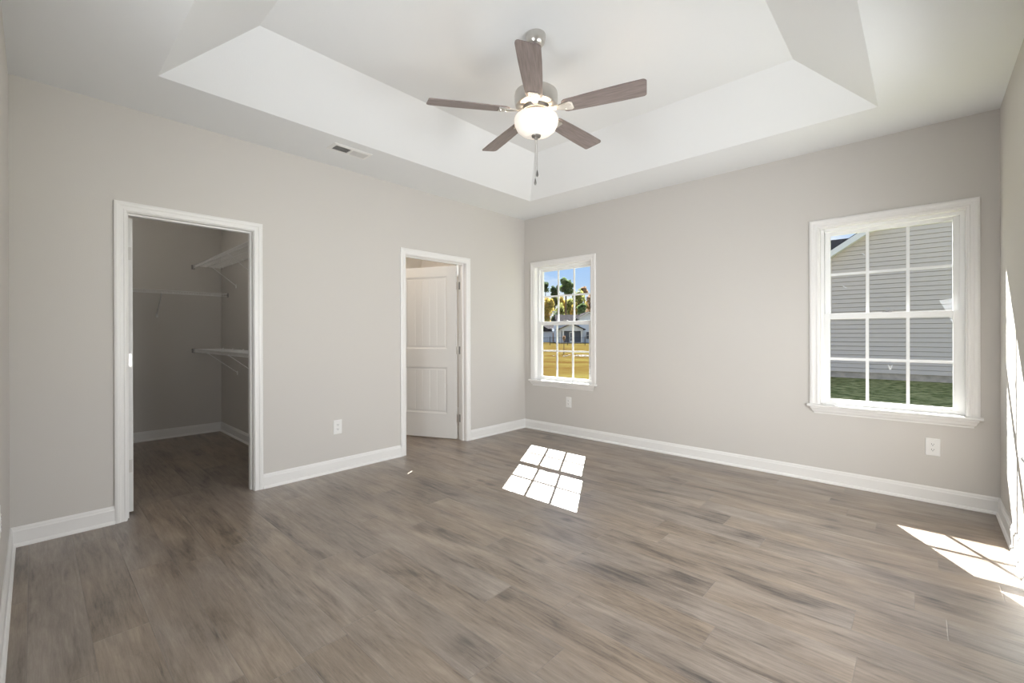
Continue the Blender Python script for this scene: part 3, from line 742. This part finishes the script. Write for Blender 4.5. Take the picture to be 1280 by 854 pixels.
def flush_light(loc, label, energy, color):
    r = empty('ceiling_light', loc); tag(r, label, 'ceiling light')
    mb = MB(); mb.lathe([(0, 0), (0.13, 0), (0.135, -0.012), (0.12, -0.02), (0, -0.02)], n=32); mb.build('base', M['nickel'], r, smooth=True)
    mb = MB(); mb.lathe([(0.118, -0.02), (0.112, -0.04), (0.085, -0.062), (0.045, -0.074), (0, -0.078)], n=32); mb.build('glass_shade', M['lampglass'], r, smooth=True)
    d = bpy.data.lights.new('ceiling_bulb', 'POINT'); d.energy = energy; d.color = color; d.shadow_soft_size = 0.004
    o = bpy.data.objects.new('ceiling_bulb', d); COL.objects.link(o); o.parent = r; o.location = (0, 0, -0.12)
    return r
flush_light((-1.50, -3.70, H), "round flush light on the closet ceiling", CLOSET_LAMP, (1.0, 0.93, 0.82))
flush_light((-1.25, -1.70, H), "round flush light on the bathroom ceiling", BATH_LAMP, (1.0, 0.88, 0.74))

# ------------------------------------------------------------------ outside
GZ = -0.33
lawn = struct(MB().box(-260, 160, T + 0.0, 300, GZ - 0.3, GZ).build('lawn', M['lawn']))

# neighbour's gable wall, 15 m away
nb = empty('neighbour_house', (5.3, 15.2, GZ)); tag(nb, 'grey vinyl-sided gable house next door filling the right window', 'house')
hwid, eave = 5.2, 3.10 - GZ
slope = 0.663
peak = eave + slope * hwid
# siding made of real lapped courses following the gable
mb = MB(); c_h = 0.152; z = 0.22
while z < peak - 0.02:
    z2 = min(z + c_h, peak)
    def hwz(q): return hwid if q <= eave else max(0.0, (peak - q) / slope)
    a, b = hwz(z), hwz(z2)
    zg = z2 - 0.020; c2 = hwz(zg)
    mb.face([(-a, -0.030, z), (a, -0.030, z), (c2, -0.014, zg), (-c2, -0.014, zg)])
    mb.face([(-c2, -0.014, zg), (c2, -0.014, zg), (b, 0.012, z2), (-b, 0.012, z2)])
    mb.face([(-a, -0.030, z), (a, -0.030, z), (a, 0.012, z), (-a, 0.012, z)])
    z = z2
mb.box(-hwid, -hwid + 0.01, 0.0, 11, 0.22, eave); mb.box(hwid - 0.01, hwid, 0.0, 11, 0.22, eave)
mb.face([(-hwid, 11, 0.22), (hwid, 11, 0.22), (hwid, 11, eave), (0, 11, peak), (-hwid, 11, eave)])
mb.build('siding', M['siding'], nb)
MB().box(-hwid + 0.02, hwid - 0.02, 0.02, 10.9, -0.1, 0.235).build('foundation', M['concrete'], nb)
mb = MB(); ov = 0.28
for s_ in (-1, 1):
    ex_ = hwid + 0.35; ez = eave - slope * 0.35
    mb.prism([(s_ * ex_, ez + 0.02), (0, peak + 0.02), (0, peak + 0.22), (s_ * ex_, ez + 0.22)], lambda p: (p[0], -ov - 0.02, p[1]), lambda p: (p[0], 11.3, p[1]))
mb.build('roof', M['shingle'], nb)
mb = MB()
for s_ in (-1, 1):
    ex_ = hwid + 0.33; ez = eave - slope * 0.33
    mb.prism([(s_ * ex_, ez - 0.02), (0, peak - 0.02), (0, peak + 0.19), (s_ * ex_, ez + 0.19)], lambda p: (p[0], -ov - 0.045, p[1]), lambda p: (p[0], -ov - 0.02, p[1]))
    mb.prism([(s_ * ex_, ez - 0.03), (0, peak - 0.03), (0, peak + 0.0), (s_ * ex_, ez + 0.0)], lambda p: (p[0], -ov - 0.03, p[1]), lambda p: (p[0], 0.01, p[1]))
mb.build('rake_board', M['extwhite'], nb)

# roof of the house beyond it
rb = empty('shingled_house', (1.0, 32.0, GZ)); tag(rb, 'dark-shingled house just visible behind the neighbouring gable', 'house')
mb = MB(); mb.box(-5, 6, -3.6, 3.6, 0, 4.4); mb.build('wall', M['siding'], rb)
mb = MB(); mb.prism([(-4.1, 4.3), (0, 7.85), (4.1, 4.3)], lambda p: (-5.4, p[0], p[1]), lambda p: (6.4, p[0], p[1])); mb.build('roof', M['shingle'], rb)

# local frame for the far side of the field: x along the picture, y away from the house
def far_frame(name, Z, X=0.0):
    base = Vector((3.873, -4.430, GZ)); f = Vector((-0.6796, 0.7336, 0)); r = Vector((0.7336, 0.6796, 0))
    return empty(name, base + f * Z + r * X, YAW)
def fx(u, Z): return (u - 640) / FPX * Z
def fzv(v, Z): return 1.223 - (v - 419.4) / FPX * Z - GZ
ZH = 85.0
hs_ = far_frame('ranch_house', ZH); tag(hs_, 'pale blue one-storey house with a white gabled porch across the field', 'house')
X_ = lambda u: fx(u, ZH); Z_ = lambda v: fzv(v, ZH)
# main body with a gable towards the viewer
gx0, gx1, gpk, gev = X_(724), X_(748), Z_(391.5), Z_(398.5)
gc = (gx0 + gx1) / 2
mb = MB()
mb.prism([(gx0, 0), (gx1, 0), (gx1, gev), (gc, gpk - 0.1), (gx0, gev)], lambda p: (p[0], 0, p[1]), lambda p: (p[0], 9, p[1]))
mb.box(X_(697), gx0, 1.2, 8, 0, Z_(404)); mb.build('wall', M['farsiding'], hs_)
mb = MB()
for s_, xe in ((-1, gx0 - 0.4), (1, gx1 + 0.4)):
    ze = gev - 0.2
    mb.prism([(xe, ze), (gc, gpk), (gc, gpk + 0.2), (xe, ze + 0.2)], lambda p: (p[0], -0.3, p[1]), lambda p: (p[0], 9.2, p[1]))
mb.prism([(0.7, Z_(405)), (4.6, Z_(393)), (8.5, Z_(405))], lambda p: (X_(696), p[0], p[1]), lambda p: (gx0 + 1.5, p[0], p[1]))
mb.build('roof', M['farshingle'], hs_)
mb = MB()
for s_, xe in ((-1, gx0 - 0.4), (1, gx1 + 0.4)):
    ze = gev - 0.2
    mb.prism([(xe, ze - 0.05), (gc, gpk - 0.05), (gc, gpk + 0.12), (xe, ze + 0.12)], lambda p: (p[0], -0.36, p[1]), lambda p: (p[0], -0.3, p[1]))
mb.build('rake_trim', M['extwhite'], hs_)
# porch
px0, px1, ppk, pev = X_(697.5), X_(727), Z_(406.5), Z_(412.5); pc_ = (px0 + px1) / 2
mb = MB(); mb.prism([(px0, pev), (px1, pev), (pc_, ppk)], lambda p: (p[0], -2.4, p[1]), lambda p: (p[0], 0.9, p[1]))
mb.box(px0 + 0.1, px1 - 0.1, -2.35, -2.2, pev - 0.35, pev); po = mb.build('porch_gable', M['farwhite'], hs_)
mb = MB()
for s_, xe in ((-1, px0 - 0.35), (1, px1 + 0.35)):
    ze = pev - 0.18
    mb.prism([(xe, ze), (pc_, ppk), (pc_, ppk + 0.16), (xe, ze + 0.16)], lambda p: (p[0], -2.7, p[1]), lambda p: (p[0], 1.0, p[1]))
mb.build('porch_roof', M['farshingle'], hs_)
for u in (698.5, 702.2, 724.6):
    MB().box(X_(u) - 0.14, X_(u) + 0.14, -2.4, -2.15, 0.1, pev - 0.3).build('porch_post', M['extwhite'], hs_)
MB().box(X_(702), X_(724.5), -1.9, -1.85, 0.15, pev - 0.3).build('porch_screen', M['screen'], hs_)
MB().box(px0, px1, -2.5, 1.1, 0.0, 0.14).build('porch_slab', M['concrete'], hs_)
mb = MB(); a_, b_ = X_(710.2), X_(716.2)
mb.box(a_, a_ + 0.13, -1.98, -1.9, 0.15, Z_(416)); mb.box(b_ - 0.13, b_, -1.98, -1.9, 0.15, Z_(416)); mb.box(a_ + 0.13, b_ - 0.13, -1.98, -1.9, Z_(416) - 0.14, Z_(416)); mb.box(a_ + 0.13, b_ - 0.13, -1.98, -1.9, Z_(423.6), Z_(423)); mb.box(a_ + 0.13, b_ - 0.13, -1.98, -1.9, 0.15, 0.4)
mb.build('screen_door', M['extwhite'], hs_)
for u0, u1 in ((733.0, 736.3), (738.6, 741.4)):
    f_ = MB(); xa, xb, za_, zb2 = X_(u0), X_(u1), Z_(424.5), Z_(416)
    f_.box(xa - 0.06, xb + 0.06, -0.05, 0.0, za_ - 0.06, zb2 + 0.06); fo = f_.build('window', M['extwhite'], hs_)
    g_ = MB(); zmid = (za_ + zb2) / 2; g_.box(xa, xb, -0.08, -0.05, za_, zmid - 0.03); g_.box(xa, xb, -0.08, -0.05, zmid + 0.03, zb2); g_.build('pane', M['screen'], fo)

ZG = 92.0
gh = far_frame('white_cottage', ZG); tag(gh, 'low white house with a brown door at the left edge of the field view', 'house')
XX = lambda u: fx(u, ZG); ZZ = lambda v: fzv(v, ZG)
MB().box(XX(664), XX(690.5), 0, 8, 0, ZZ(415)).build('wall', M['farwhite'], gh)
MB().box(XX(690.5), XX(699), 1.5, 8, 0, ZZ(411)).build('side_wall', M['farwhite'], gh)
mb = MB(); mb.prism([(XX(662), ZZ(415.3)), (XX(677), ZZ(407.6)), (XX(691.5), ZZ(415.3))], lambda p: (p[0], -0.4, p[1]), lambda p: (p[0], 8, p[1]))
mb.prism([(1.2, ZZ(411.8)), (4.5, ZZ(407.0)), (8.4, ZZ(411.8))], lambda p: (XX(676), p[0], p[1]), lambda p: (XX(700), p[0], p[1]))
mb.build('roof', M['farshingle'], gh)
MB().box(XX(691.6), XX(694.4), 1.42, 1.5, 0.05, ZZ(416.5)).build('door', M['browndoor'], gh)

# black fence across the yards
ZF = 66.0
fe = far_frame('yard_fence', ZF); tag(fe, 'thin black metal yard fence across the field in front of the houses', 'fence')
u0_, u1_ = fx(664, ZF), fx(756, ZF)
mb = MB(); mb.tube((u0_, 0, 1.12), (u1_, 0, 1.12), 0.02, 5); mb.tube((u0_, 0, 0.25), (u1_, 0, 0.25), 0.02, 5)
x = u0_
while x < u1_: mb.box(x - 0.008, x + 0.008, -0.008, 0.008, 0.05, 1.18); x += 0.22
mb.build('pickets', M['black'], fe)
x = u0_ + 0.2
while x < u1_:
    MB().box(x - 0.04, x + 0.04, -0.04, 0.04, 0, 1.3).build('post', M['black'], fe); x += 2.6

# trees
def crown(cx_, cz, rx, rz_, n, leaf, cy_=0.0, seed=0, bare=0.0):
    rnd = random.Random(seed); mb = MB()
    blobs = [(rnd.uniform(-0.6, 0.6) * rx, rnd.uniform(-0.6, 0.6) * rx, rnd.uniform(-0.65, 0.7) * rz_, rnd.uniform(0.28, 0.5)) for _ in range(14)]
    for i in range(n):
        bx_, by_, bz_, br = rnd.choice(blobs)
        v = Vector((rnd.gauss(0, 1), rnd.gauss(0, 1), rnd.gauss(0, 1))).normalized() * (rnd.random() ** 0.4)
        p = Vector((cx_ + bx_ + v.x * br * rx, cy_ + by_ + v.y * br * rx, cz + bz_ + v.z * br * rz_))
        q = Vector((rnd.gauss(0, 1), rnd.gauss(0, 1), rnd.gauss(0, 1))).normalized(); u = q.orthogonal().normalized(); w = q.cross(u)
        s_ = leaf * rnd.uniform(0.6, 1.4)
        mb.face([p - u * s_, p + w * s_ * 0.6, p + u * s_, p - w * s_ * 0.6])
    return mb
def tree(u, vtop, vbot, halfpx, Z, leafm, n, label, name='tree', seed=0, trunk=0.16, cat='tree', lean=0.0):
    r = far_frame(name, Z, fx(u, Z)); tag(r, label, cat, None)
    zt_, zb_2 = fzv(vtop, Z), fzv(vbot, Z); rx = halfpx / FPX * Z
    mb = MB(); mb.tube((-lean, 0, 0), (0, 0, (zt_ + zb_2) / 2), trunk * 1.3, 8, trunk * 0.5)
    rnd = random.Random(seed + 5)
    for k in range(7):
        a = rnd.uniform(0, 2 * PI); h_ = zb_2 + (zt_ - zb_2) * rnd.uniform(-0.1, 0.5)
        h_ = max(h_, 0.5)
        fr_ = min(1.0, h_ / ((zt_ + zb_2) / 2))
        mb.tube((-lean * (1 - fr_), 0, h_), (math.cos(a) * rx * 0.7, math.sin(a) * rx * 0.7, h_ + (zt_ - zb_2) * 0.25), trunk * 0.35, 5, trunk * 0.1)
    mb.build('trunk', M['bark'], r)
    crown(0, (zt_ + zb_2) / 2, rx, (zt_ - zb_2) / 2, n, 0.0022 * Z, seed=seed).build('foliage', leafm, r)
    return r
T_ = [
 (707.5, 349, 371, 11, 118, 'leafgreen', 1700, 'tallest green pine with a bare trunk rising above the far roofs', 0.30, 0),
 (694, 358, 372, 7, 126, 'leafdark', 420, 'thin sparse pine just left of the tallest pine', 0.16, 0),
 (682, 352, 366, 5.5, 122, 'leafdark', 300, 'wispy pine at the left edge of the small window view', 0.15, 0),
 (687, 374, 416, 11, 108, 'leafgold', 1500, 'golden autumn tree above the white cottage', 0.16, 0),
 (700, 380, 418, 9, 124, 'leafolive', 900, 'olive leafy tree filling the gap left of the bare trunk', 0.16, 0),
 (693, 390, 410, 4.5, 106, 'leafdark', 700, 'dark conical evergreen beside the golden tree', 0.14, 0),
 (714, 372, 410, 9, 122, 'leafolive', 1000, 'yellow-green tree right of the bare trunk', 0.16, 0),
 (724, 366, 408, 9.5, 114, 'leafolive', 1300, 'broad olive tree behind the gable ridge', 0.2, 0),
 (718, 380, 412, 7, 110, 'leafgold', 600, 'small yellow tree behind the porch roof ridge', 0.12, 0),
 (730.5, 358, 370, 4.5, 120, 'leafbrown', 420, 'brown-topped tree above the gable', 0.18, 0),
 (727, 380, 396, 6, 106, 'leafgreen', 600, 'low bright green tree behind the gable shoulder', 0.14, 0),
 (739, 367, 408, 8, 118, 'leafbrown', 800, 'russet tree at the right edge of the small window view', 0.2, 3),
 (704, 371, 402, 7, 132, 'leafgold', 800, 'pale gold tree glimpsed behind the bare pine trunk', 0.14, 0),
 (692, 370, 396, 7, 134, 'leafolive', 800, 'pale olive tree top behind the golden tree', 0.14, 0),
 (731, 378, 402, 7, 152, 'leafgold', 900, 'gold and green tree between the gable and the russet tree', 0.16, 0),
 (711, 386, 414, 7, 140, 'leafdark', 800, 'dark understory tree directly above the ranch ridge', 0.14, 0),
 (757, 362, 398, 8, 128, 'leafgold', 900, 'yellowing tree beyond the right edge of the small window', 0.2, 0),
 (670, 372, 409, 10, 116, 'leafolive', 900, 'olive tree beyond the left edge of the small window', 0.2, 0),
]
for i, (u, vt, vb, hp, Zt, lm, n, lb, tk, ln_) in enumerate(T_):
    tree(u, vt, vb, hp, Zt, M[lm], int(n * 2.4), lb, seed=i * 11 + 3, trunk=tk, lean=ln_)
# unseen tree added behind the neighbour's left corner to shade the sod
sh = empty('tree', (-4.3, 20.0, GZ)); tag(sh, 'unseen broad dense tree added to shade the lawn between the houses', 'tree')
mb = MB(); mb.tube((0, 0, 0), (1.4, 0, 10.0), 0.30, 10, 0.14)
mb.build('trunk', M['bark'], sh)
crown(1.8, 11.6, 5.6, 5.2, 12000, 0.40, seed=55).build('foliage', M['leafgreen'], sh)
tree(704.8, 421, 428, 1.6, 36, M['leafbrown'], 90, 'young staked sapling standing alone in the golden field', name='sapling', seed=91, trunk=0.03)
# pale rubble patch in the field
st = far_frame('rubble_patch', 32.0, fx(732, 32)); tag(st, 'scatter of pale stones in the golden grass', 'stones', kind='stuff')
rnd = random.Random(4); mb = MB()
for i in range(120):
    x_, y_ = rnd.gauss(0, 0.8), rnd.uniform(-1.0, 1.6); s_ = rnd.uniform(0.02, 0.07)
    mb.box(x_ - s_, x_ + s_, y_ - s_, y_ + s_, -0.01, s_ * 0.7, Matrix.Rotation(rnd.uniform(-0.4, 0.4), 4, 'Z'))
so = mb.build('stones', M['stone'], st); so['kind'] = 'stuff'
